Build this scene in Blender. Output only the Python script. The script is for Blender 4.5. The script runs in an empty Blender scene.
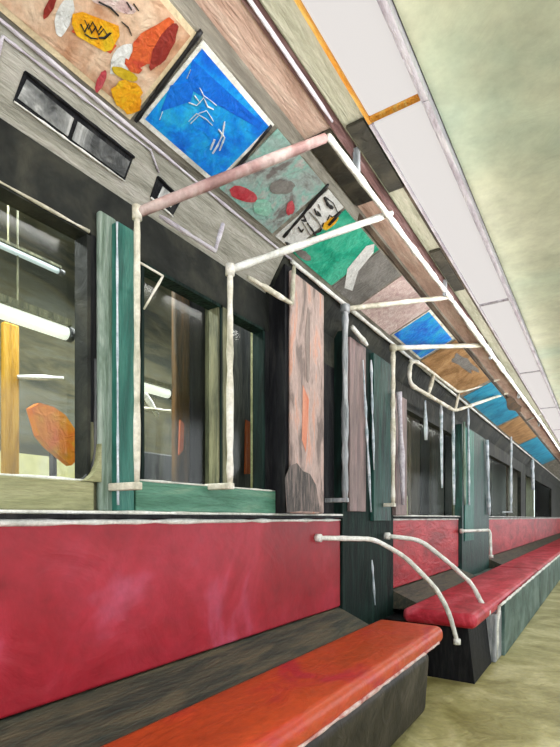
import bpy, bmesh, math, random
from mathutils import Vector
random.seed(7)
sc = bpy.context.scene
COL = sc.collection
H = 1.05                      # eye height above the floor
S, CO = .5446, .8387          # camera yaw 33 degrees towards the left wall

# ------------------------------------------------------------------ helpers
def lin(c):
    return tuple(((v/255)/12.92 if v/255 <= .04045 else ((v/255+.055)/1.055)**2.4) for v in c) + (1,)

def uX(px, py, X):            # point of the photo on the vertical plane x = -X
    u = (px-280)/500; v = (518-py)/500
    k = X/(S-u*CO)
    return Vector((-X, (CO+u*S)*k, H+v*k))

def uCove(px, py, off=0.0):   # point of the photo on the sloping advert cove
    u = (px-280)/500; v = (518-py)/500
    dx = S-u*CO; dy = CO+u*S
    A = (1.24, 1.225); B = (.945, 1.35)
    nx, nz = -(B[1]-A[1]), (B[0]-A[0])
    L = math.hypot(nx, nz); nx /= L; nz /= L
    d = nx*A[0]+nz*A[1]
    k = d/(nx*dx+nz*v)
    # the normal (nx,nz) points down and inwards
    return Vector((-(dx*k+nx*off), dy*k, H+v*k+nz*off))

def yat(px, X):
    u = (px-280)/500
    return (CO+u*S)/(S-u*CO)*X

_m = {}
def paint(name, cols, scale=6, stretch=(1, 1, 1), rough=.55, bump=.25, spec=.35, bscale=3.0, detail=4, wet=0, lo=.36, hi=.64):
    """oil-paint like procedural surface: brush noise between colours and a raised stroke bump"""
    if name in _m: return _m[name]
    m = bpy.data.materials.new(name); m.use_nodes = True
    nt = m.node_tree; N = nt.nodes; Lk = nt.links
    b = N['Principled BSDF']
    tc = N.new('ShaderNodeTexCoord'); mp = N.new('ShaderNodeMapping')
    mp.inputs['Scale'].default_value = stretch
    Lk.new(tc.outputs['Object'], mp.inputs['Vector'])
    n = N.new('ShaderNodeTexNoise'); n.inputs['Scale'].default_value = scale
    n.inputs['Detail'].default_value = detail; n.inputs['Roughness'].default_value = .6
    n.inputs['Distortion'].default_value = .6
    Lk.new(mp.outputs[0], n.inputs['Vector'])
    r = N.new('ShaderNodeValToRGB'); e = r.color_ramp.elements
    k = len(cols)
    while len(e) < k: e.new(.5)
    for i, c in enumerate(cols):
        e[i].position = lo + (hi-lo)*(i/max(1, k-1))
        e[i].color = lin(c)
    Lk.new(n.outputs['Fac'], r.inputs['Fac'])
    g = N.new('ShaderNodeTexNoise'); g.inputs['Scale'].default_value = scale*9; g.inputs['Detail'].default_value = 6
    g.inputs['Roughness'].default_value = .7; Lk.new(mp.outputs[0], g.inputs['Vector'])
    gr = N.new('ShaderNodeMapRange'); gr.inputs[1].default_value = .3; gr.inputs[2].default_value = .7
    gr.inputs[3].default_value = .80; gr.inputs[4].default_value = 1.16; Lk.new(g.outputs['Fac'], gr.inputs[0])
    vm = N.new('ShaderNodeVectorMath'); vm.operation = 'SCALE'
    Lk.new(r.outputs['Color'], vm.inputs[0]); Lk.new(gr.outputs[0], vm.inputs['Scale'])
    Lk.new(vm.outputs[0], b.inputs['Base Color'])
    b.inputs['Roughness'].default_value = rough
    b.inputs['Specular IOR Level'].default_value = spec
    if wet: b.inputs['Coat Weight'].default_value = wet; b.inputs['Coat Roughness'].default_value = .25
    if bump:
        n2 = N.new('ShaderNodeTexNoise'); n2.inputs['Scale'].default_value = scale*bscale
        n2.inputs['Detail'].default_value = 5; n2.inputs['Distortion'].default_value = 1.2
        Lk.new(mp.outputs[0], n2.inputs['Vector'])
        bp = N.new('ShaderNodeBump'); bp.inputs['Strength'].default_value = min(1, bump*1.8)
        bp.inputs['Distance'].default_value = .012
        Lk.new(n2.outputs['Fac'], bp.inputs['Height'])
        Lk.new(bp.outputs[0], b.inputs['Normal'])
    _m[name] = m
    return m

def lamp_mat(name, col, strength):
    m = bpy.data.materials.new(name); m.use_nodes = True
    b = m.node_tree.nodes['Principled BSDF']
    b.inputs['Base Color'].default_value = lin(col)
    b.inputs['Emission Color'].default_value = lin(col)
    b.inputs['Emission Strength'].default_value = strength
    return m

def glass_mat():
    m = bpy.data.materials.new('window_glass'); m.use_nodes = True
    nt = m.node_tree; nt.nodes.clear()
    o = nt.nodes.new('ShaderNodeOutputMaterial'); mx = nt.nodes.new('ShaderNodeMixShader')
    t = nt.nodes.new('ShaderNodeBsdfTransparent'); g = nt.nodes.new('ShaderNodeBsdfGlossy')
    t.inputs[0].default_value = (.93, .96, .93, 1); g.inputs['Roughness'].default_value = .12
    mx.inputs[0].default_value = .025
    nt.links.new(t.outputs[0], mx.inputs[1]); nt.links.new(g.outputs[0], mx.inputs[2])
    nt.links.new(mx.outputs[0], o.inputs[0])
    return m

class MB:
    def __init__(s): s.v = []; s.f = []; s.mi = []; s.mats = []
    def slot(s, m):
        if m not in s.mats: s.mats.append(m)
        return s.mats.index(m)
    def poly(s, vs, faces, m):
        o = len(s.v); s.v += [Vector(p) for p in vs]; i = s.slot(m)
        for f in faces: s.f.append([o+j for j in f]); s.mi.append(i)
        return s
    def box(s, x0, x1, y0, y1, z0, z1, m):
        x0, x1 = min(x0, x1), max(x0, x1)
        v = [(x0,y0,z0),(x1,y0,z0),(x1,y1,z0),(x0,y1,z0),(x0,y0,z1),(x1,y0,z1),(x1,y1,z1),(x0,y1,z1)]
        return s.poly(v, [(0,3,2,1),(4,5,6,7),(0,1,5,4),(1,2,6,5),(2,3,7,6),(3,0,4,7)], m)
    def prism(s, prof, y0, y1, m):       # prof: (X, zrel) with X measured to the left; extruded along the car
        n = len(prof)
        v = [(-X, y0, H+z) for X, z in prof]+[(-X, y1, H+z) for X, z in prof]
        f = [(i, (i+1) % n, n+(i+1) % n, n+i) for i in range(n)]
        f += [tuple(range(n))[::-1], tuple(range(n, 2*n))]
        return s.poly(v, f, m)
    def plate(s, pts, thick, m):          # pts in order, extruded along the polygon normal
        pts = [Vector(p) for p in pts]; nn = Vector()
        for i in range(len(pts)):
            nn += pts[i].cross(pts[(i+1) % len(pts)])
        nn.normalize()
        back = [p-nn*thick for p in pts]; n = len(pts)
        f = [tuple(range(n)), tuple(range(n, 2*n))[::-1]]+[(i, n+i, n+(i+1) % n, (i+1) % n) for i in range(n)]
        return s.poly(pts+back, f, m)
    def tube(s, path, r, m, jit=.0, seg=10, step=.05, flat=1.0, cap=True):
        path = [Vector(p) for p in path]
        pts = []
        for a, b in zip(path, path[1:]):
            k = max(1, int((b-a).length/step)) if jit else 1
            for i in range(k): pts.append(a+(b-a)*(i/k))
        pts.append(path[-1])
        n = len(pts); o = len(s.v); mi = s.slot(m)
        up = None
        for i, p in enumerate(pts):
            t = (pts[min(i+1, n-1)]-pts[max(i-1, 0)]).normalized()
            if up is None:
                up = Vector((0, 0, 1)) if abs(t.z) < .9 else Vector((0, 1, 0))
            sd = t.cross(up).normalized(); up = sd.cross(t).normalized()
            rr = r*(1+random.uniform(-jit, jit))
            if jit and (i == 0 or i == n-1): rr *= .8
            for k in range(seg):
                a = 2*math.pi*k/seg
                s.v.append(p+sd*math.cos(a)*rr+up*math.sin(a)*rr*flat)
        for i in range(n-1):
            for k in range(seg):
                a = o+i*seg+k; b = o+i*seg+(k+1) % seg
                s.f.append([a, b, b+seg, a+seg]); s.mi.append(mi)
        if cap:
            s.f.append([o+k for k in range(seg)][::-1]); s.mi.append(mi)
            s.f.append([o+(n-1)*seg+k for k in range(seg)]); s.mi.append(mi)
        return s
    def build(s, name, parent=None, smooth=False, bevel=0, segs=3):
        me = bpy.data.meshes.new(name); me.from_pydata([tuple(v) for v in s.v], [], s.f)
        for m in s.mats: me.materials.append(m)
        for p, i in zip(me.polygons, s.mi): p.material_index = i; p.use_smooth = smooth
        me.update()
        bm = bmesh.new(); bm.from_mesh(me); bmesh.ops.recalc_face_normals(bm, faces=bm.faces); bm.to_mesh(me); bm.free()
        o = bpy.data.objects.new(name, me); COL.objects.link(o)
        if parent: o.parent = parent; o.matrix_parent_inverse.identity(); o.location = (0, 0, 0) if parent.parent else -Vector(parent.location)
        if bevel:
            b = o.modifiers.new('bevel', 'BEVEL'); b.width = bevel; b.segments = segs; b.limit_method = 'ANGLE'
            for p in me.polygons: p.use_smooth = True
            if len(s.f) < 400:
                w = o.modifiers.new('wn', 'WEIGHTED_NORMAL'); w.keep_sharp = True
        return o

def tag(o, label=None, cat=None, group=None, kind=None):
    if label: o['label'] = label
    if cat: o['category'] = cat
    if group: o['group'] = group
    if kind: o['kind'] = kind
    return o
def thing(name, loc, label, cat, group=None):
    o = bpy.data.objects.new(name, None); COL.objects.link(o); o.location = loc; o.empty_display_size = .1
    return tag(o, label, cat, group)
def arc(pts, n=6, r=.08):     # round the corners of a polyline
    pts = [Vector(p) for p in pts]; out = [pts[0]]
    for a, b, c in zip(pts, pts[1:], pts[2:]):
        d1 = min(r, (a-b).length*.45); d2 = min(r, (c-b).length*.45)
        p = b+(a-b).normalized()*d1; q = b+(c-b).normalized()*d2
        for i in range(n+1):
            t = i/n; out.append(p*(1-t)**2+b*2*t*(1-t)+q*t*t)
    out.append(pts[-1]); return out

# ------------------------------------------------------------------ materials
V = (5, 5, .7)      # brushed vertically
Y = (5, .7, 5)      # brushed along the car
white = paint('white_paint', [(196,196,188), (226,226,218), (240,240,236)], 8, (1,1,1), .45, .3)
cream = paint('cream_paint', [(176,172,150), (214,208,190), (236,232,222)], 7, (1,1,1), .45, .35)
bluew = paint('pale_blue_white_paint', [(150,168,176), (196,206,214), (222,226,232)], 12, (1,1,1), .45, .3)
mauvebar = paint('dusty_mauve_paint', [(132,100,96), (158,124,120), (196,176,170)], 5, (1,1,1), .5, .3)
crimson = paint('crimson_vinyl', [(138,12,28), (152,22,38), (164,36,54), (178,72,96)], 1.6, (1,1,1), .5, .35, wet=.1)
crimson2 = paint('scarlet_vinyl', [(134,18,28), (166,28,40), (186,54,64)], 3, (2,.6,2), .45, .35)
orange = paint('orange_red_vinyl', [(176,66,24), (190,74,30), (194,70,34), (182,44,50)], 3.0, (1.5,.7,1.5), .42, .35, wet=.15)
redseat = paint('red_seat_vinyl', [(158,22,36), (190,44,62), (206,84,98)], 4, (1.5,.7,1.5), .45, .3)
pinkhi = paint('pink_grey_highlight', [(170,90,86), (206,168,160), (224,206,200)], 22, (1,.5,1), .5, .3)
strip = paint('grey_green_vinyl_strip', [(46,52,46), (68,68,56), (88,82,64)], 5, Y, .55, .3)
dark = paint('near_black_paint', [(16,16,20), (26,27,30), (42,42,42)], 5, V, .6, .25, spec=.15)
darkol = paint('dark_olive_paint', [(26,28,26), (40,42,38), (60,60,52)], 4, (1,1,1), .6, .3, spec=.15)
base = paint('dark_grey_base', [(30,28,26), (48,44,38), (74,68,60)], 4, (1,1,1), .5, .3)
teal = paint('teal_paint', [(24,84,74), (38,104,92), (62,122,108)], 4, V, .45, .25)
paleteal = paint('pale_green_paint', [(96,116,98), (134,152,138), (160,172,160)], 5, V, .5, .35)
sillteal = paint('sill_green_paint', [(64,112,90), (84,134,112), (112,148,124)], 4, Y, .5, .3)
deep = paint('deep_teal_paint', [(16,36,34), (22,62,56), (34,80,70)], 4, V, .45, .3)
deepdark = paint('black_green_paint', [(12,22,20), (18,36,32), (30,52,46)], 3, V, .6, .3, spec=.12)
oliveg = paint('sage_olive_paint', [(128,130,92), (152,152,112), (168,166,128)], 4, Y, .55, .3)
mauve = paint('mauve_panel', [(104,88,88), (128,110,106), (146,120,120)], 4, V, .5, .3)
pinkp = paint('pinkish_door_paint', [(120,104,98), (168,146,138), (184,160,152), (200,150,130)], 4, (4,4,1), .5, .35)
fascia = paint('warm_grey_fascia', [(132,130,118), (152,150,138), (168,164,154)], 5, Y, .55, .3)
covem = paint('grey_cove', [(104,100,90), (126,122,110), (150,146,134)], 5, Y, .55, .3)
ceilm = paint('pale_sage_ceiling', [(172,188,166), (182,192,166), (192,196,168), (198,200,174)], .8, (1,1,1), .5, .55, bscale=6)
pinkc = paint('beige_pink_panel', [(184,152,136), (206,176,160), (216,192,176)], 5, Y, .55, .3)
greenc = paint('grey_green_panel', [(150,150,130), (168,168,148), (184,182,164)], 4, Y, .55, .35)
darkmauve = paint('dark_mauve_edge', [(92,66,64), (122,90,88), (150,120,118)], 6, Y, .5, .3)
lilac = paint('lilac_grey_trim', [(176,166,176), (200,194,202), (216,212,216)], 8, Y, .5, .3)
orangetrim = paint('ochre_orange_trim', [(206,130,30), (220,150,50), (214,180,96)], 6, Y, .5, .3)
ventm = paint('charcoal_vent', [(34,34,28), (48,46,38), (70,66,54)], 6, (1,1,1), .6, .35)
brownrec = paint('brown_black_recess', [(48,40,32), (70,58,46), (98,84,68)], 5, Y, .6, .35)
floorm = paint('olive_lino_floor', [(140,132,78), (160,152,98), (176,168,114), (198,190,140)], 2.6, (1,1,1), .45, .5, wet=.1, bscale=4)
ochre = paint('ochre_paint', [(150,110,20), (178,132,26), (190,150,60)], 5, V, .55, .3)
orangep = paint('orange_ochre_paint', [(196,140,20), (214,124,24), (206,96,30)], 7, (1,1,1), .5, .3)
outdark = paint('station_wall_paint', [(34,38,34), (58,60,46), (92,88,64), (96,98,86)], 2.2, (.6,.6,2), .6, .3)
outlow = paint('station_lower_wall_paint', [(176,176,126), (192,190,142), (188,188,160)], 2.0, (1,1,1), .6, .3)
brown = paint('brown_column_paint', [(60,48,30), (92,68,36), (112,78,36)], 4, V, .55, .3)
greybl = paint('blue_grey_paint', [(52,54,58), (76,78,80), (100,100,98)], 5, V, .55, .3)
olivec = paint('olive_column_paint', [(78,80,60), (110,110,84), (140,138,106)], 5, V, .55, .3)
rust = paint('rust_orange_paint', [(160,70,30), (196,92,40), (206,110,60)], 8, V, .55, .3)
brownwin = paint('brown_grey_panel', [(52,44,36), (80,68,56), (98,86,72)], 4, V, .55, .3)
steel = paint('blue_grey_steel', [(120,126,128), (156,160,164), (196,198,200)], 6, V, .45, .3)
tealpan = paint('dusty_teal_panel', [(48,74,70), (76,104,98), (112,134,128)], 3, (1,1,1), .5, .35)
glass = glass_mat()

# ------------------------------------------------------------------ the setting
def struct(name, mb, label=None, **k):
    o = mb.build(name, **k); o['kind'] = 'structure'
    if label: o['label'] = label
    return o
Y0, Y1 = -1.4, 24.0
floor = struct('floor', MB().box(-1.45, 1.45, Y0, Y1, -.06, 0, floorm), 'olive yellow scuffed lino floor of the carriage')

ceil = struct('ceiling', MB().box(-.95, 1.45, Y0, Y1, H+1.425, H+1.5, ceilm), 'pale sage carriage ceiling')
MB().box(-.475, 1.40, Y0, Y1, H+1.385, H+1.424, ceilm).build('centre_panel', ceil)
MB().box(-.93, -.815, Y0, Y1, H+1.40, H+1.424, pinkc).build('pink_panel', ceil)
MB().box(-.78, -.705, Y0, Y1, H+1.40, H+1.424, greenc).build('grey_green_panel', ceil)
MB().box(-.815, -.797, Y0, Y1, H+1.385, H+1.424, darkmauve).build('edge_moulding', ceil)
# sloping cove that carries the adverts, and the wall fascia below it
cove = MB().prism([(1.24,1.225),(.945,1.35),(.93,1.40),(.93,1.5),(1.45,1.5),(1.45,1.225)], Y0, Y1, covem)
co = struct('trim_1', cove, 'grey sloping cove above the adverts frame')
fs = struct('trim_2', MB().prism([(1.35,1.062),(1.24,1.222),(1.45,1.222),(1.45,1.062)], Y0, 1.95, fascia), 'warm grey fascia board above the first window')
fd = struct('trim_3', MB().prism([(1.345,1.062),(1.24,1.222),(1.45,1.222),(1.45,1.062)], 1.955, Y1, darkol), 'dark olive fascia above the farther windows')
t = MB().tube([(-1.238, Y0, H+1.216), (-1.238, 2.0, H+1.216)], .006, lilac, jit=.35, step=.08)
t.tube([(-1.232, 2.0, H+1.205), (-1.20, Y1, H+1.205)], .011, white, jit=.3, step=.15)  # pale tubes paint a highlight along the cove edge
struct('trim_4', t, 'white edge highlight line under the adverts', smooth=True)
struct('trim_5', MB().tube([(-1.352, Y0, H+1.058), (-1.352, 1.95, H+1.058)], .006, dark, jit=.3), 'black line under the fascia', smooth=True)

# left wall: lower wall, header, pillars; window openings between
w = MB()
w.box(-1.45, -1.36, Y0, Y1, 0, H+.012, base)
w.box(-1.395, -1.345, Y0, Y1, H+.887, H+1.062, darkol)
w.box(-1.395, -1.345, yat(89,1.345), yat(103,1.345), H+.30, H+.887, dark)
w.box(-1.395, -1.345, yat(89,1.345), yat(103,1.345), H+.012, H+.30, olivec)
w.box(-1.395, -1.345, yat(103,1.345), yat(140,1.345), H+.012, H+.887, paleteal)
w.box(-1.395, -1.345, 1.60, 1.66, H+.012, H+.887, olivec)
w.box(-1.395, -1.345, 1.93, 2.02, H+.012, H+.887, dark)
w.box(-1.395, -1.345, 2.3, 2.68, H+.012, H+.887, dark)
w.box(-1.395, -1.345, Y0, -.35, H+.012, H+.887, dark)
w.box(-1.395, -1.345, 2.68, 3.5, 0, H+.887, deepdark)
w.box(-1.395, -1.345, 5.8, 6.1, 0, H+.887, dark)
w.box(-1.395, -1.345, 10.5, 11.2, 0, H+.887, darkol)
w.box(-1.395, -1.345, 17, Y1, 0, H+.887, darkol)
wall = struct('wall_left', w, 'left carriage wall holding windows, pillars and doors')

# pillar between the first two windows
p = MB()
p.box(-1.345, -1.322, yat(100,1.322), yat(117,1.322), H+.02, H+.965, paleteal)
po = p.build('pale_green_pillar', wall, bevel=.008)
p = MB(); p.box(-1.345, -1.295, yat(117.5,1.295), yat(135,1.295), H+.02, H+.945, teal)
p.build('teal_pillar', wall, bevel=.008)
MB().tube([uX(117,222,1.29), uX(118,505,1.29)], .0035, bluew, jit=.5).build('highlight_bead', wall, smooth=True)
# window openings of the wall
def window(idx, y0, y1, z0, z1, low, lowm, fm, lab, highlight=True):
    f = MB()
    X = 1.345
    f.box(-1.40, -X+.008, y0, y1, H+z1-.012, H+z1, fm)
    f.box(-1.40, -X+.008, y0, y0+.012, H+z0, H+z1, fm)
    f.box(-1.40, -X+.008, y1-.012, y1, H+z0, H+z1, fm)
    wd = struct('window_%d' % idx, MB().box(-1.392, -1.388, y0+.01, y1-.01, H+z0, H+z1-.01, glass), lab)
    f.build('window_frame', wd)
    if lowm: MB().box(-1.36, -1.318, y0, y1, H+low, H+z0, lowm).build('window_sill', wd, bevel=.006)
    if highlight:
        MB().tube([(-1.334, y0, H+z0+.003), (-1.334, y1, H+z0+.003)], .0045, white, jit=.45).build('sill_edge_highlight', wd, smooth=True)  # white tube paints the highlight on the sill edge
    return wd
w1 = window(1, -.34, yat(89,1.345), .112, .887, .02, oliveg, darkol, 'wide first window with dark frame and white edge highlights')
MB().tube([(-1.334, -.3, H+.884), (-1.334, yat(89,1.334), H+.884)], .005, cream, jit=.5).build('frame_highlight', w1, smooth=True)  # cream tube paints the highlight on the upper frame edge
# rounded lower corner of the first window
cy = yat(95,1.345)
crn = MB()
pts = [(-1.343, cy, H+.112)]+[(-1.343, cy-.07+.07*math.sin(a*math.pi/16), H+.112+.12-.12*math.cos(a*math.pi/16)) for a in range(0, 9)]
crn.plate(pts, .03, oliveg); crn.build('rounded_corner', w1)
MB().tube([pts[i] for i in range(1, 10)]+[(-1.343, cy, H+.5)], .005, greybl, jit=.2).build('corner_bead', w1, smooth=True)
w2 = window(2, yat(140,1.345), 1.62, .125, .887, .02, None, deepdark, 'second window with green sill, between grab poles')
window(3, 1.66, 1.93, .125, .887, .02, None, deepdark, 'narrow third window beside the pinkish door pocket')
window(4, 3.5, 5.8, .03, .887, .02, None, darkol, 'fourth window beyond the dark teal bulkhead', highlight=False)
window(5, 6.1, 10.5, .03, .887, .02, None, darkol, 'fifth window beyond the slim teal pillar', highlight=False)
window(6, 11.2, 17, .03, .887, .02, None, darkol, 'farthest window of the carriage', highlight=False)

MB().box(-1.36, -1.30, yat(136,1.30), 1.965, H+.022, H+.125, sillteal).build('window_sill', w2, bevel=.004)
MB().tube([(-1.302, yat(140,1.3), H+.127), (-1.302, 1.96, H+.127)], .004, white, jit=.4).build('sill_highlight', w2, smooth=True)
# ledge along the top of the seat backs
def ledge(n, y0, y1, X=1.27):
    l = MB().box(-1.36, -X-.02, y0, y1, H+.0125, H+.02, white)
    l.tube([(-X-.022, y0, H+.017), (-X-.022, y1, H+.017)], .006, white, jit=.3, step=.06)
    l.box(-1.36, -X-.014, y0, y1, H-.001, H+.0115, dark)
    return struct('trim_%d' % n, l, 'white over black ledge line above the red seat back')
ledge(6, Y0, 2.66)
ledge(7, 3.5, 20.0)

# pinkish door pocket
d = struct('door_1', MB().box(-1.35, -1.255, 1.975, 2.34, H+.022, H+1.19, dark), 'tall pinkish grey door beside the third window')
MB().box(-1.2545, -1.235, 2.0, 2.33, H+.022, H+1.17, pinkp).build('door_leaf', d, bevel=.01)
m = MB(); m.tube([uX(289,420,1.233)]+[uX(289+8*math.sin(a*math.pi/8), 411-19*(1-math.cos(a*math.pi/4))/2, 1.233) for a in range(0,9)], .004, pinkhi, jit=.2)
MB().plate([uX(285,478,1.233), uX(290,466,1.233), uX(297,463,1.233), uX(303,471,1.233), uX(310,474,1.233), uX(316,485,1.233), uX(318,498,1.233), uX(320,512,1.233), uX(300,511,1.233), uX(287,513,1.233)][::-1], .001, paint('scuff_paint',[(56,52,50),(88,80,76),(130,114,108)],14,V)).build('scuffed_kick_patch', d)
MB().plate([uX(303,385,1.233), uX(309,400,1.233), uX(306,452,1.233), uX(302,440,1.233)][::-1], .001, paint('salmon_stroke',[(206,120,88),(214,150,124)],8,V)).build('salmon_streak', d)
MB().plate([uX(308+2.4*math.cos(a*math.pi/8)+random.uniform(-.6,.6), 345-38*math.sin(a*math.pi/8), 1.233) for a in range(16)], .001, paint('soft_grey_stroke',[(126,110,104),(150,134,126)],8,V)).build('grey_streak', d)

# dark teal bulkhead between the two benches
b = MB().box(-1.345, -1.29, 2.66, 3.5, 0, H+1.1, deepdark)
bo = struct('wall_bulkhead', b, 'dark teal bulkhead between the near and the far bench')
MB().box(-1.2895, -1.27, yat(350,1.27), yat(366,1.27), H+.04, H+1.08, mauve).build('mauve_panel', bo, bevel=.004)
MB().box(-1.2895, -1.262, yat(374,1.262), yat(391,1.262), H-.02, H+1.08, deep).build('teal_post', bo, bevel=.004)
for (a, bb, c, e) in ((363,360,371,512), (371,360,374,470)):
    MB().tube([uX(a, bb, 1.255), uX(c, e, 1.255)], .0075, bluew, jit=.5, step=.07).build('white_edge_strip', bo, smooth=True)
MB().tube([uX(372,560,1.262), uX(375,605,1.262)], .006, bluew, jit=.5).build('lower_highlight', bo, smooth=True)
# slim teal pillar further on
for i, (a, bb, mm, lab) in enumerate(((462,489,teal,'teal pillar behind the far bench'),)):
    q = struct('wall_pillar', MB().box(-1.345, -1.27, yat(a,1.27), yat(bb,1.27), H-.655, H+1.0, deep), lab)
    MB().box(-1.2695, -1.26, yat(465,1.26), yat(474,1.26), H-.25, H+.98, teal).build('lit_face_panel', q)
    MB().tube([uX(487,440,1.24), uX(489,515,1.24)], .02, bluew, jit=.35, step=.1).build('round_headed_bar', q, smooth=True)
    MB().tube([uX(464,422,1.25), uX(465,505,1.25)], .014, paleteal, jit=.3, step=.1).build('edge_bar', q, smooth=True)

# other side of the carriage and its far end
w = MB()
w.box(1.36, 1.45, Y0, Y1, 0, .45, fascia); w.box(1.36, 1.45, Y0, Y1, H+1.15, H+1.5, fascia)
for yy in (-1.4, 1.0, 3.6, 6.2, 8.8, 11.4, 14, 16.6, 19.2, 21.8): w.box(1.36, 1.45, yy, yy+.2, .6, H+1.15, teal)
struct('wall_right', w, 'right carriage wall with pillars')
struct('wall_far', MB().box(-1.45, 1.45, Y1, Y1+.08, 0, H+1.5, fascia), 'far end wall of the carriage')

# ------------------------------------------------------------------ ceiling vents and recesses
def ceil_plate(name, px, m, lab, cat, z=1.398, group=None, parent=None):
    pts = []
    for x_, y_ in px:
        u = (x_-280)/500; v = (518-y_)/500; k = z/v
        pts.append(Vector((-(S-u*CO)*k, (CO+u*S)*k, H+z)))
    return pts
# vents: rectangles on the ceiling between advert strip and lamp
def vent(x0, x1, y0, y1, lab):
    r = thing('ceiling_vent', (-(x0+x1)/2, (y0+y1)/2, H+1.395), lab, 'vent', 'dark ceiling vents')
    MB().box(-x0, -x1, y0, y1, H+1.384, H+1.399, ventm).build('grille', r, bevel=.003)
vent(.925, .825, 1.60, 2.05, 'charcoal vent above the scribbled white card, left of the ceiling rail')
vent(.772, .705, 1.62, 2.04, 'charcoal vent between the ceiling rail and the lamp strip')
vent(.772, .712, 2.62, 3.15, 'charcoal vent beside the lamp strip, above the blue card of the far bay')
r = struct('trim_8', MB().box(-.7045, -.684, 2.02, 20, H+1.375, H+1.424, brownrec), 'dark brown recess along the far lamp strip')
struct('trim_9', MB().box(-.945, -.934, 2.1, 20, H+1.352, H+1.399, brownrec), 'dark brown strip above the far adverts')

# ------------------------------------------------------------------ ceiling lamps
lampm = lamp_mat('lamp_diffuser', (232,228,226), .86)
lampm.node_tree.nodes['Principled BSDF'].inputs['Base Color'].default_value = lin((110,108,106))
edges = [-.2+.0, 1.62, 3.4, 5.2, 7.0, 8.8, 10.6, 12.4]
names = ['nearest', 'second', 'third', 'fourth', 'fifth', 'sixth']
lampm_area = []
for i, (a, bq) in enumerate(zip(edges, edges[1:])):
    lab = ['white lamp strip with ochre edge directly above, nearest the viewer',
           'white lamp strip beyond the ochre cross band',
           'white lamp strip above the blue far card'][i] if i < 3 else 'white lamp strip, %s one beyond the ochre cross band' % ['', '', '', 'third', 'fourth', 'fifth', 'sixth'][i]
    L = thing('ceiling_light', (-.58, (a+bq)/2, H+1.38), lab, 'ceiling lamp', 'lamp strips along the carriage ceiling')
    MB().box(-.672, -.500, a+.01, bq-.03, H+1.362, H+1.384, lampm).build('diffuser', L, bevel=.006)
    MB().box(-.684, -.672, a, bq-.005, H+1.358, H+1.424, orangetrim if i < 1 else (orangetrim if i == 1 and False else lilac)).build('left_frame', L)
    MB().box(-.500, -.478, a, bq-.005, H+1.352, H+1.424, lilac).build('right_frame', L)
    bd = MB(); bd.box(-.672, -.500, bq-.03, bq-.006, H+1.356, H+1.384, orangetrim if i == 0 else lilac); bd.build('end_band', L, bevel=.004)
    MB().box(-.684, -.478, a, bq-.005, H+1.386, H+1.4245, covem).build('housing', L)
    if i < 7:
        ld = bpy.data.lights.new('lamp_strip_light', 'AREA'); ld.shape = 'RECTANGLE'; ld.size = .16; ld.size_y = 1.6
        ld.energy = 5; ld.color = (1, .97, .93)
        lo = bpy.data.objects.new('lamp_strip_light', ld); COL.objects.link(lo); lo.location = (-.586, (a+bq)/2, H+1.35)
        for sx in (-1, 1):      # added fill below the lamp, tilted up to brighten the ceiling
            l2 = bpy.data.lights.new('ceiling_fill_light', 'AREA'); l2.shape = 'RECTANGLE'; l2.size = .10; l2.size_y = 1.78
            l2.energy = 3.2 if sx < 0 else 1.7; l2.color = (1, .97, .93)
            o2 = bpy.data.objects.new('ceiling_fill_light', l2); COL.objects.link(o2)
            o2.location = (-.586+sx*.10, (a+bq)/2, H+1.27); o2.rotation_euler = (0, -sx*math.radians(105), 0)

# ------------------------------------------------------------------ ceiling grab rail
rr = thing('ceiling_rail', (-.79, 0, H+1.36), 'long thin white grab rail along the ceiling beside the pink strip', 'grab rail')
MB().tube([(-.792, Y0, H+1.385), (-.79, 1.55, H+1.372)], .006, lilac, jit=.3, step=.08).build('near_rail', rr, smooth=True)
MB().tube([(-.79, 1.52, H+1.30), (-.79, 3.2, H+1.345)], .0125, white, jit=.22, step=.07).build('middle_rail', rr, smooth=True)
MB().tube([(-.79, 3.2, H+1.345), (-.74, 8, H+1.33), (-.74, 20, H+1.33)], .018, white, jit=.25, step=.15).build('far_rail', rr, smooth=True)
for yy in (1.75, 3.0, 4.4, 6.0, 8.0):
    MB().box(-.80, -.78, yy-.012, yy+.012, H+1.31, H+1.399, steel).build('rail_bracket', rr)

# ------------------------------------------------------------------ grab poles with crossbars
def grab(pp, bar, rp, rb, mp, mb, lab, Xp=1.2, Xb=.79):
    a = uX(*pp[0], Xp); c = uX(*pp[1], Xp); c.z = max(c.z, H+.03)
    c.x = a.x = -Xp; c.y = a.y
    base_ = thing('grab_pole', c, lab, 'grab pole', 'grab poles with ceiling crossbars')
    MB().tube([a, c], rp, mp, jit=.22, step=.06).build('pole', base_, smooth=True)
    MB().box(-Xp-.12, -Xp+rp, a.y-.014, a.y+.014, c.z-.012, c.z+.012, mp).build('lower_bracket', base_, bevel=.004)
    e = uX(*bar, Xb)
    cb = MB().tube([a+Vector((0,0,0)), e], rb, mb, jit=.12, step=.08).build('crossbar', base_, smooth=True)
    s_ = MB(); s_.tube([a+Vector((0,0,-.02)), a+Vector((0,0,.02))], rp*1.5, mp, seg=12); s_.build('joint_collar', cb, smooth=True)
    return base_
grab([(137,213),(138,486)], (325,138), .010, .018, cream, mauvebar, 'cream grab pole beside the teal pillar with a dusty mauve crossbar')
grab([(230,270),(229,486)], (392,213), .012, .014, cream, white, 'pale grab pole in front of the second window with a white crossbar')
grab([(345,309),(345,500)], (450,297), .018, .014, steel, cream, 'blue grey grab pole at the dark bulkhead with a near level crossbar')
grab([(393,348),(394,505)], (488,345), .016, .018, cream, cream, 'cream grab pole at the far side of the bulkhead under the blue far card')
grab([(511,428),(511,512)], (541,413), .018, .022, bluew, white, 'farthest grab pole, its short crossbar reaching up below the cyan card', Xp=1.20, Xb=.72)

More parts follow.
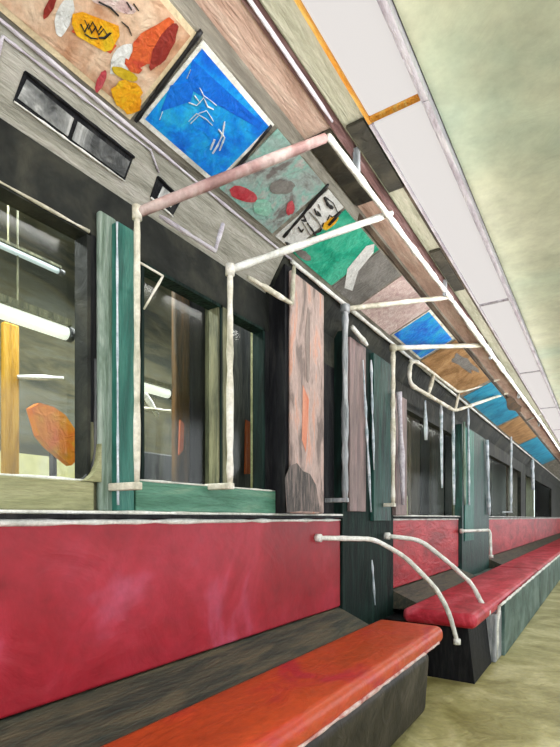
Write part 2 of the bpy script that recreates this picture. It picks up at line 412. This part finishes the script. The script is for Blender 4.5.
# free poles in the far window bay
for k, (x_, y_, y2, lab) in enumerate(((425,400,440,'short white bar hanging below the tube rack'), (441,403,488,'long white bar in the far window, left of the teal pillar'), (453,410,505,'slim pale bar nearest the slim teal pillar'), (468,405,505,'long white bar in front of the slim teal pillar'), (532,455,490,'short white bar in the grey far window'))):
    o = MB().tube([uX(x_, y_, 1.25), uX(x_+1, y2, 1.25)], .013 if k < 4 else .03, bluew, jit=.35, step=.08).build('window_bar', smooth=True)
    tag(o, lab, 'bar', 'white bars in the far windows')
o = MB().tube([uX(352,327,1.24), uX(367,345,1.24)], .016, white, jit=.3).build('white_handle', smooth=True); tag(o, 'short slanting white handle on top of the mauve bulkhead panel', 'handle')
o = MB().tube([uX(399,392,1.225), uX(402,470,1.225), uX(403,505,1.225)], .022, lilac, jit=.3, step=.1).build('lilac_bar', smooth=True); tag(o, 'wavy lilac white bar right of the bulkhead', 'bar')
o = MB().box(-1.34, -1.26, yat(396,1.26), yat(407,1.26), H+.02, H+.9, mauve).build('mauve_post', bevel=.004); tag(o, 'mauve post standing right of the dark teal bulkhead', 'post')

# ------------------------------------------------------------------ hanging hand loops (triangular)
def loop(pts, r, m, lab, X):
    P = [uX(a, bq, X[i] if isinstance(X, (list, tuple)) else X) for i, (a, bq) in enumerate(pts)]
    o = thing('hand_strap', P[0], lab, 'hand strap', 'angular hand straps')
    MB().tube(P[:2], r, m, jit=.25, step=.03).build('strap_arm', o, smooth=True)
    MB().tube(P[1:], r, m, jit=.25, step=.03).build('strap_grip', o, smooth=True)
    return o
loop([(160,216),(215,251),(223,224)], .0075, lilac, 'white angular strap below the mauve crossbar, against the fascia', 1.2)
loop([(248,277),(292,304),(294,266)], .0115, cream, 'cream angular strap below the white crossbar, beside the pinkish door', 1.2)
loop([(139,262),(163,276),(144,309)], .004, cream, 'thin white angular window reflection, built like a strap, at the top of the second window', 1.22)  # window reflection modelled as a thin solid loop

# ------------------------------------------------------------------ tube rack under the far ceiling
rk = thing('tube_rack', uX(430,385,1.2), 'cream tube rack with two openings below the brown and cyan cards', 'rack')
A_, B_, C_, D_ = uX(410,361,1.2), uX(409,384,1.2), uX(455,411,1.2), uX(518,389,.85)
I1, I2, I3 = uX(418,362,1.2), uX(459,393,1.2), uX(505,377,.85)
MB().tube(arc([I1, A_, B_, C_, D_], 5, .12), .016, cream, jit=.15, step=.1).build('outer_tube', rk, smooth=True)
MB().tube(arc([A_, I1, I2, I3], 5, .12), .013, cream, jit=.2, step=.1).build('inner_tube', rk, smooth=True)
for q0, q1 in (((434,374),(428,396)), ((459,393),(455,411))):
    MB().tube([uX(*q0,1.2), uX(*q1,1.2)], .016, cream, jit=.2, step=.1).build('cross_tube', rk, smooth=True)

# ------------------------------------------------------------------ vent boxes in the fascia
FA, FB = (1.345,1.068), (1.24,1.222)
def fpt(y, t, off=0):         # point on the fascia slope
    L = math.hypot(FB[0]-FA[0], FB[1]-FA[1]); nx, nz = -(FB[1]-FA[1])/L, (FB[0]-FA[0])/L
    return Vector((-(FA[0]+(FB[0]-FA[0])*t+nx*off), y, H+FA[1]+(FB[1]-FA[1])*t+nz*off))
def uF(px, py, off=0):        # unproject onto the fascia
    u = (px-280)/500; v = (518-py)/500; dx = S-u*CO; dy = CO+u*S
    L = math.hypot(FB[0]-FA[0], FB[1]-FA[1]); nx, nz = -(FB[1]-FA[1])/L, (FB[0]-FA[0])/L
    k = (nx*FA[0]+nz*FA[1])/(nx*dx+nz*v)
    return Vector((-(dx*k+nx*off), dy*k, H+v*k+nz*off))
ventg = paint('vent_pane_paint', [(60,62,62), (130,132,130), (220,220,216)], 9, (1,1,1), .45, .3)
def vbox(q, lab, split=None, px2=None):
    o = thing('fascia_vent', uF(*q[0]), lab, 'vent', 'recessed vents in the grey fascia')
    MB().plate([uF(*p, .003) for p in q], .006, dark).build('recess', o)
    e = [uF(*p, .007) for p in q]
    f = MB()
    f.tube([e[0], e[1]], .003, white, jit=.4, step=.02); f.build('white_lower_edge', o, smooth=True)
    MB().tube([e[3], e[2]], .0045, dark, jit=.3, step=.02).build('black_upper_edge', o, smooth=True)
    for pp in px2: MB().plate([uF(*p, .0055) for p in pp], .002, ventg).build('pane', o)
    return o
vbox([(13,101),(124,181),(133,157),(24,71)], 'long recessed vent with two grey panes, above the first window', px2=[[(17,98),(67,136),(73,118),(26,79)], [(71,139),(123,177),(129,161),(77,121)]])
vbox([(150,197),(172,216),(181,200),(157,176)], 'small dark vent half hidden behind the mauve crossbar', px2=[[(157,197),(170,207),(176,198),(162,186)]])
# outer raised border of the long vent
q = MB().tube([uF(*p, .004) for p in ((2,36),(-14,102))], .005, lilac, jit=.3, step=.03)
q.tube([uF(*p, .004) for p in ((2,36),(150,150),(158,172))], .0035, lilac, jit=.5, step=.03)
struct('trim_10', q, 'raised pale border line of the grey fascia', smooth=True)

# ------------------------------------------------------------------ advert cards on the cove
def C(px, py, off): return uCove(px, py, off)
def card(y0, y1, m, lab, t0=.1, t1=.97, patches=(), strokes=(), border=None):
    A = (1.24, 1.225); B = (.945, 1.35)
    L = math.hypot(A[0]-B[0], A[1]-B[1]); nx, nz = -(B[1]-A[1])/L, (B[0]-A[0])/L
    def at(y, t, off): return Vector((-(A[0]+(B[0]-A[0])*t+nx*off), y, H+A[1]+(B[1]-A[1])*t+nz*off))
    mb = MB()
    mb.plate([at(y0,t0,.004), at(y1,t0,.004), at(y1,t1,.004), at(y0,t1,.004)], .003, border or m)
    if border:
        i = .012
        mb.plate([at(y0+i,t0+.05,.0048), at(y1-i,t0+.05,.0048), at(y1-i,t1-.05,.0048), at(y0+i,t1-.05,.0048)], .0007, m)
    for k, (poly, pm) in enumerate(patches):
        mb.plate([C(x_, y_, .0056+.0002*k) for x_, y_ in poly], .0004, pm)
    for pts, r, pm in strokes:
        mb.tube([C(x_, y_, .0066) for x_, y_ in pts], r, pm, jit=.35, step=.012, flat=1)
    o = mb.build('advert_card')
    return tag(o, lab, 'advert', 'adverts along the ceiling cove')
def blob(cx, cy, rx, ry, rot=0, n=16, jit=.12):
    out = []
    for i in range(n):
        a = 2*math.pi*i/n; q = 1+random.uniform(-jit, jit)
        x_, y_ = rx*q*math.cos(a), ry*q*math.sin(a)
        out.append((cx+x_*math.cos(rot)-y_*math.sin(rot), cy+x_*math.sin(rot)+y_*math.cos(rot)))
    return out
G = (1,1,1)
a_pink = paint('advert_pink', [(186,140,108), (212,178,150), (222,198,172)], 7, G, .55, .3)
a_yel = paint('advert_yellow', [(222,140,20), (230,168,26), (216,184,40)], 14, G, .5, .3)
a_or = paint('advert_orange_red', [(196,78,40), (212,100,52), (190,70,50)], 12, G, .5, .3)
a_mar = paint('advert_maroon', [(130,40,34), (150,54,44)], 12, G, .5, .3)
a_blue = paint('advert_blue', [(8,98,206), (10,122,220), (20,150,226), (40,166,214)], 7, G, .4, .3)
a_dblue = paint('advert_deep_blue', [(8,92,206), (14,112,214)], 9, G, .4, .3)
a_mix = paint('advert_grey_turquoise', [(112,108,106), (150,164,160), (132,176,166), (176,168,166)], 8, G, .5, .35)
a_red = paint('advert_red', [(176,40,56), (190,90,96)], 12, G, .5, .3)
a_grey = paint('advert_grey', [(110,108,104), (134,132,128)], 9, G, .5, .3)
a_white = paint('advert_white', [(206,208,206), (228,230,228)], 12, G, .5, .3)
a_green = paint('advert_green', [(16,146,116), (30,166,134), (70,186,154)], 7, G, .45, .35)
a_pal = paint('advert_pale_pink', [(190,160,158), (208,184,178), (222,206,200)], 26, G, .5, .3)
a_brown = paint('advert_ochre_brown', [(140,104,62), (168,128,84), (184,146,100)], 6, G, .5, .3)
a_cyan = paint('advert_cyan', [(10,120,160), (14,146,186), (50,160,190)], 6, G, .45, .3)
a_black = paint('advert_black', [(18,18,20), (34,34,34)], 12, G, .45, .2)
zig2 = [(84,18),(88,27),(92,20),(97,30),(101,24)]
zig = [(80,22),(84,30),(88,22),(91,31),(95,25),(98,33),(103,27),(107,34),(111,31)]
card(.30, 1.040, a_pink, 'pink advert with yellow box and orange patches, nearest the viewer', t0=.04, t1=.98, border=paint('advert_cream_edge', [(206,186,150),(222,206,172)], 8, G),
     patches=[(blob(108,-2,30,8,.4), a_pal),
              (blob(64,14,8,22,.3), a_white), (blob(122,58,10,18,.5), a_white),
              (blob(49,5,4,14,.45), a_mar), ([(71,30),(110,52),(116,44),(112,40),(74,26)], a_or),
              ([(72,12),(82,10),(118,24),(119,34),(111,48),(104,50),(76,34),(71,22)], a_yel),
              (blob(152,42,15,30,.75), a_or), ([(125,56),(142,68),(138,72),(130,70),(124,62)], a_or), (blob(163,45,8,25,.5), a_mar), (blob(100,79,4,12,.4), a_red),
              (blob(126,92,15,14,.3), a_yel), (blob(130,100,11,12,.3), a_yel), (blob(124,72,14,5,.4), paint('advert_mustard', [(190,160,20),(206,176,50)], 9, G))],
     strokes=[(zig, .0026, a_black), (zig2, .002, a_black), ([(84,32),(90,36),(97,37)], .002, a_black), ([(98,36),(104,36),(110,31)], .003, a_black), ([(98,0),(110,6),(118,14)], .0022, a_black), ([(121,20),(128,26),(131,34)], .0022, a_black), ([(126,0),(131,8)], .0018, a_black), ([(133,2),(138,9)], .0018, a_black)])
def divider(x0, y0, x1, y1, r, lab):
    o = MB().tube([uCove(x0, y0, .006), uCove((x0+x1)/2, (y0+y1)/2, .006), uCove(x1, y1, .006)], r, a_black, jit=.25, step=.02).build('card_divider', smooth=True)
    return tag(o, lab, 'divider', 'black dividers between the adverts')
divider(201,29,135,120,.0065,'black divider between the pink and the blue advert')
card(1.062, 1.424, a_blue, 'large bright blue advert with white border and scribble', t0=.09, t1=.985, border=white,
     patches=[([(192,58),(262,122),(258,127),(186,86)], a_dblue), ([(160,110),(170,84),(196,78),(190,100)], a_dblue)],
     strokes=[([(194,94),(199,101),(203,96),(207,105),(213,108)], .0018, bluew), ([(188,101),(196,104),(200,100)], .0018, bluew), ([(198,112),(206,109),(213,120)], .0018, bluew), ([(190,122),(199,113)], .0012, bluew), ([(224,120),(222,133),(217,144),(212,152)], .003, bluew), ([(190,68),(186,77)], .0012, bluew), ([(162,110),(159,118)], .0012, bluew), ([(199,86),(203,94),(210,99),(216,104)], .0014, bluew), ([(188,120),(196,112),(206,118),(212,124)], .0014, bluew), ([(218,128),(224,136),(219,149)], .003, bluew), ([(214,138),(210,148)], .004, bluew)])
divider(271,124,234,170,.005,'black divider between the blue and the mottled advert')
card(1.445, 1.80, a_mix, 'mottled grey turquoise advert with red spots', t0=.1, t1=.985,
     patches=[(blob(243,193,14,7,.3), a_red), (blob(290,207,4,7,.2), a_red), (blob(281,186,13,7,-.1), a_grey), (blob(262,206,10,8,.2), paint('advert_pale_green', [(120,186,160),(150,190,176)], 9, G))])
divider(328,183,283,236,.007,'black divider between the mottled and the white card')
card(1.825, 1.965, a_white, 'small white card covered in black scribbled letters', t0=.1, t1=.985,
     strokes=[([(324,196),(327,203),(332,207)], .006, a_black), ([(325,196),(333,202),(337,211)], .0022, a_black),
              ([(314,208),(316,213),(321,215),(317,210)], .0035, a_black), ([(303,214),(306,220),(301,219)], .0035, a_black),
              ([(309,211),(317,219),(322,228)], .003, a_grey), ([(298,226),(301,231),(303,228)], .0035, a_black), ([(307,222),(314,232),(320,230),(323,222)], .0035, a_black),
              ([(327,219),(329,214),(332,216)], .0035, a_black), ([(302,221),(310,234)], .0025, a_grey), ([(313,232),(317,236)], .0035, a_black),
              ([(285,241),(290,245)], .005, a_black), ([(295,247),(300,243)], .0045, a_black), ([(318,203),(320,209)], .0022, a_grey)])
divider(340,211,328,224,.008,'short black divider between the white card and the green advert')
card(1.985, 2.37, a_green, 'bright green advert below the white crossbar', t0=.08, t1=.985, patches=[(blob(330,222,10,4,-.7), a_yel), (blob(303,254,9,4,.6), a_grey)])
card(2.385, 2.68, a_grey, 'grey advert with a white curved edge beside the green one', t0=.08, t1=.985, patches=[([(352,290),(344,287),(347,268),(366,245),(374,243),(373,252),(358,270)], a_white)])
card(2.70, 3.22, a_pal, 'pale pink speckled advert between the grey and blue ones', t0=.08, t1=1.0)
card(3.24, 3.86, a_blue, 'small blue advert further along, behind the level crossbars', t0=.1, t1=1.0, border=cream)
card(3.90, 5.20, a_brown, 'ochre brown advert with grey patch above the tube rack', t0=.1, t1=1.0, patches=[(blob(464,363,14,6,.55, jit=.3), a_grey)])
card(5.30, 7.2, a_cyan, 'cyan advert beyond the tube rack', t0=.1, t1=1.0, patches=[(blob(513,405,9,6,.7,jit=.3), paint('advert_umber', [(70,60,50),(110,84,60)], 9, G))])
card(7.3, 9.2, a_brown, 'dim brown advert beyond the cyan one', t0=.1, t1=1.0)
card(9.3, 13, a_cyan, 'last cyan advert at the far end of the carriage', t0=.1, t1=1.0)

# ------------------------------------------------------------------ benches
def bench(y0, y1, yb0, yb1, seatm, backm, lab, basem, Xf=.72, y_seat=None, ends=True, base_end=None, pip=True):
    o = thing('bench_seat', (-1.0, (y0+y1)/2, 0), lab, 'bench', 'red benches along the left wall')
    MB().box(-1.34, -1.30, yb0, yb1, H-.52, H-.004, backm).build('seat_back', o, bevel=.012)
    sb = o.children[-1]; MB().tube([(-1.302, yb0, H-.012), (-1.302, yb1, H-.012)], .0085, white, jit=.4, step=.08).build('back_edge_highlight', sb, smooth=True)  # white tube stands for the highlight on the top edge of the back
    MB().prism([(1.34,-.525),(1.31,-.525),(1.12,-.605),(1.12,-.66),(1.34,-.66)], yb0, yb1, strip).build('grey_strip', o)
    s0, s1 = y0, y1
    MB().box(-1.13, -Xf, s0, s1, H-.69, H-.595, seatm).build('seat', o, bevel=.04, segs=6)
    return o
b1 = bench(-1.2, 2.82, -1.2, 2.655, orange, crimson, 'near bench with tall crimson back and orange red seat', base, Xf=.745)
MB().tube([(-.747, -1.1, H-.672), (-.745, 2.70, H-.668), (-.775, 2.80, H-.66)], .007, pinkhi, jit=.4).build('white_edge_highlight', b1, smooth=True)  # pale tube paints in the highlight along the seat front
MB().prism([(1.30,-.70),(.775,-.70),(.80,-H),(1.30,-H)], -1.2, 2.68, base).build('base', b1, bevel=.05, segs=5)
b2 = bench(3.22, 6.6, 3.51, 5.48, redseat, crimson2, 'second bench beyond the bulkhead with red seat and teal front', base, Xf=.66)
MB().prism([(1.30,-.70),(.73,-.70),(.69,-H),(1.30,-H)], 3.32, 3.88, dark).build('dark_end_base', b2)
MB().prism([(1.30,-.70),(.66,-.70),(.66,-H),(1.30,-H)], 3.885, 4.12, steel).build('grey_end_panel', b2, bevel=.01)
MB().prism([(1.30,-.66),(.64,-.645),(.64,-H),(1.30,-H)], 4.13, 6.59, tealpan).build('teal_front_panel', b2)
MB().tube([(-.64, 3.95, H-.64), (-.63, 6.6, H-.62)], .011, white, jit=.4, step=.08).build('white_edge_highlight', b2, smooth=True)  # white tube paints the highlight above the teal front
MB().tube([(-.65, 3.96, H-.645), (-.662, 3.93, H-.80), (-.665, 3.94, .02)], .012, white, jit=.4).build('corner_highlight', b2, smooth=True)  # highlight down the end corner, built as a white tube
b3 = bench(6.62, 12.4, 7.0, 12.4, redseat, crimson2, 'third bench, bright red, towards the end of the carriage', base, Xf=.66)
MB().prism([(1.30,-.66),(.64,-.645),(.64,-H),(1.30,-H)], 6.63, 12.38, tealpan).build('teal_front_panel', b3)
MB().tube([(-.64, 6.65, H-.63), (-.63, 12.4, H-.62)], .012, white, jit=.4, step=.1).build('white_edge_highlight', b3, smooth=True)  # same painted edge highlight on the third bench
b4 = bench(12.42, 20, 12.42, 20, redseat, crimson2, 'last bench at the far end of the carriage', base, Xf=.66)
MB().prism([(1.30,-.66),(.64,-.645),(.64,-H),(1.30,-H)], 12.43, 19.9, tealpan).build('teal_front_panel', b4)

# ------------------------------------------------------------------ curved armrest tubes
def arm(pts, r, lab, m=white):
    P = [uX(*p) for p in pts]
    o = thing('armrest_rail', P[-1], lab, 'armrest', 'curved white armrest tubes')
    MB().tube(arc(P, 6, .07), r, m, jit=.1, step=.05, seg=12).build('curved_tube', o, smooth=True)
    ct = o.children[-1]; MB().tube([P[-1]+Vector((0,0,.012)), P[-1]-Vector((0,0,.02))], r*1.5, m, seg=12).build('floor_flange', ct, smooth=True)
    MB().tube([P[0]+Vector((.012,0,0)), P[0]-Vector((.02,0,0))], r*1.5, m, seg=12).build('wall_flange', ct, smooth=True)
    return o
arm([(319,538,1.28),(374,539,1.12),(404,556,1.0),(436,588,.86),(449,612,.80),(457,641,.755)], .0145, 'near curved white armrest tube ending at the orange seat corner')
arm([(388,536,1.25),(420,540,1.08),(448,562,.92),(472,584,.80),(480,600,.74),(487,612,.68)], .0165, 'far curved white armrest tube ending on the red seat beyond')
o = arm([(462,531,1.25),(490,530,1.1),(491,556,1.05)], .016, 'small white armrest hook in front of the slim teal pillar')

# ------------------------------------------------------------------ outside the windows: station
X_OUT = 3.2
st = struct('wall_station', MB().box(-X_OUT-.1, -X_OUT, -2.5, 30, H+.42, 3.24, outdark).box(-X_OUT-.1, -X_OUT+.02, -2.5, 30, -.4, H+.42, outlow), 'mottled station wall outside the windows')
struct('ceiling_shade_slab', MB().box(-X_OUT-.1, -1.46, -2.5, 30, 3.25, 3.35, darkol), 'unseen dark slab added to shade the platform outside the windows')  # unseen roof slab added to darken the view outside
struct('floor_platform', MB().box(-X_OUT, -1.46, -2.5, 30, -.1, -.04, outlow), 'olive platform outside the windows')
tubem = lamp_mat('platform_tube_glow', (236,238,230), 1.0)
tubeb = lamp_mat('platform_tube_dim', (168,182,186), .8)
def ptube(p0, X, px1, r, m, lab, back=1.2):
    a = uX(*p0, X); yb = yat(px1, X)
    o = thing('fluorescent_tube', (-X, a.y, a.z), lab, 'tube lamp', 'tube lamps over the platform')
    MB().tube([(-X, a.y-back, a.z), (-X, yb, a.z)], r, m, seg=12).build('glowing_tube', o, smooth=True)
    MB().box(-X-r*1.1, -X+r*1.1, a.y-back, yb+.01, a.z+r*1.0, a.z+r*1.9, olivec).build('batten', o)
    MB().tube([(-X, yb, a.z), (-X, yb+.03, a.z)], r*1.12, greybl, seg=12).build('end_cap', o, smooth=True)
    for yy in (yb-.25,):
        MB().tube([(-X, yy, a.z+r), (-X, yy, 3.26)], .004, olivec, seg=6).build('hanger', o)
ptube((0,311), 2.3, 66, .034, tubem, 'thick bright white tube lamp seen through the first window')
ptube((0,245), 2.3, 58, .014, tubeb, 'thin bluish tube lamp above the thick one')
ptube((140,386), 2.3, 168, .028, tubem, 'white tube lamp seen in the second window, beside the brown column', back=.12)
def outcol(px0, px1, X, m, lab, z0=-.04, z1=3.0, name='platform_column', grp='columns outside the windows', hl=None):
    y0, y1 = yat(px0, X), yat(px1, X)
    o = thing(name, (-X, (y0+y1)/2, z0), lab, 'column', grp)
    MB().box(-X-.04, -X, y0, y1, z0, z1, m).build('shaft', o, bevel=.012)
    MB().box(-X-.06, -X+.02, y0-.015, y1+.015, z0, z0+.12, m).build('plinth', o, bevel=.01)
    if hl:
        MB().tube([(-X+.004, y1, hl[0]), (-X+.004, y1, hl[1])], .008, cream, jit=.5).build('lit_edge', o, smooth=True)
    return o
oc = outcol(4, 20, 2.6, ochre, 'ochre yellow column at the left of the first window', z1=H+1.02)
MB().tube([uX(18,377,2.59), uX(63,378,2.59)], .013, white, jit=.3).build('level_rod', oc, smooth=True)
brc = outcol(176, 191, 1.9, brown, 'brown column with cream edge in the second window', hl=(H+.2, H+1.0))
outcol(192, 206, 1.88, dark, 'black column right of the brown one in the second window')
outcol(208, 230, 1.86, olivec, 'grey olive column behind the second grab pole')
slc = outcol(232, 254, 1.95, greybl, 'slate column in the third window with rust streak')
outcol(255, 262, 1.8, oliveg, 'sage column at the right of the third window')
sl = outcol(142, 178, 2.6, greybl, 'low slate column below the tube lamp in the second window', z1=H+.45)
for i, (a, bq, m_, nm) in enumerate(((411,420,brownwin,'first'), (421,430,dark,'second'), (431,444,brownwin,'third'), (445,452,dark,'fourth'), (453,461,olivec,'fifth'), (492,506,greybl,'sixth'), (508,522,brownwin,'seventh'), (526,534,olivec,'eighth'), (536,556,dark,'ninth'))):
    outcol(a, bq, 1.75, m_, '%s of the dark and brown columns outside the far windows, counted from the bulkhead' % nm)
MB().tube([uX(141,388,2.58), uX(158,416,2.58)], .018, white, jit=.3).build('slanting_rod', sl, smooth=True)
MB().tube([uX(141,408,2.57), uX(170,411,2.57)], .012, cream, jit=.3).build('top_edge', sl, smooth=True)
# orange patch in the first window, given the shape of a platform seat
pX = 2.5
sh = MB()
pts = [(26,409),(34,404),(48,408),(60,416),(68,428),(76,440),(78,452),(70,462),(66,466),(56,458),(44,448),(34,436)]
s_o = thing('platform_chair', uX(50,470,pX), 'orange patch shaped as a platform chair, seen through the first window', 'chair')
sh.plate([uX(a, bq, pX) for a, bq in pts], .05, orangep); sh.build('seat_shell', s_o)
P0 = uX(55,450,pX+.03)
MB().tube([P0+Vector((-.02,0,0)), Vector((P0.x, P0.y, -.04))], .02, greybl).build('pedestal', s_o)
c_ = [uX(88-5*math.sin(a*math.pi/10)-1, 402+13*a/10, 1.38) for a in range(11)]
MB().tube(c_, .0045, white, jit=.2).build('curved_mark', w1, smooth=True)
MB().plate([uX(179,420,1.897), uX(183,424,1.897), uX(182,450,1.897), uX(178,455,1.897)], .01, rust).build('rust_strip', brc)
MB().plate([uX(245,420,1.945), uX(249,422,1.945), uX(249,474,1.945), uX(244,474,1.945)], .01, rust).build('rust_strip', slc)

# ------------------------------------------------------------------ light from outside
wd = bpy.data.worlds.new('world'); sc.world = wd; wd.use_nodes = True
bg = wd.node_tree.nodes['Background']; bg.inputs[0].default_value = (.93, .96, 1, 1); bg.inputs[1].default_value = 2.7
def area(name, loc, rot, sx, sy, e, col=(1,1,1)):
    l = bpy.data.lights.new(name, 'AREA'); l.shape = 'RECTANGLE'; l.size = sx; l.size_y = sy; l.energy = e; l.color = col
    o = bpy.data.objects.new(name, l); COL.objects.link(o); o.location = loc; o.rotation_euler = rot; return o
area('platform_lamp_light', (-2.3, 1.5, 2.6), (0, 0, 0), .3, 5, 120)
area('platform_lamp_light', (-2.3, 8, 2.6), (0, 0, 0), .3, 6, 50)

cam = bpy.data.cameras.new('camera'); co_ = bpy.data.objects.new('camera', cam); COL.objects.link(co_)
co_.location = (0, 0, H); co_.rotation_euler = (math.pi/2, 0, math.radians(33))
cam.sensor_fit = 'HORIZONTAL'; cam.sensor_width = 36; cam.lens = 500/560*36
cam.shift_y = (518-373.5)/560; cam.clip_start = .02
sc.camera = co_
sc.view_settings.view_transform = 'Standard'; sc.view_settings.look = 'None'
sc.view_settings.exposure = 0; sc.view_settings.gamma = 1
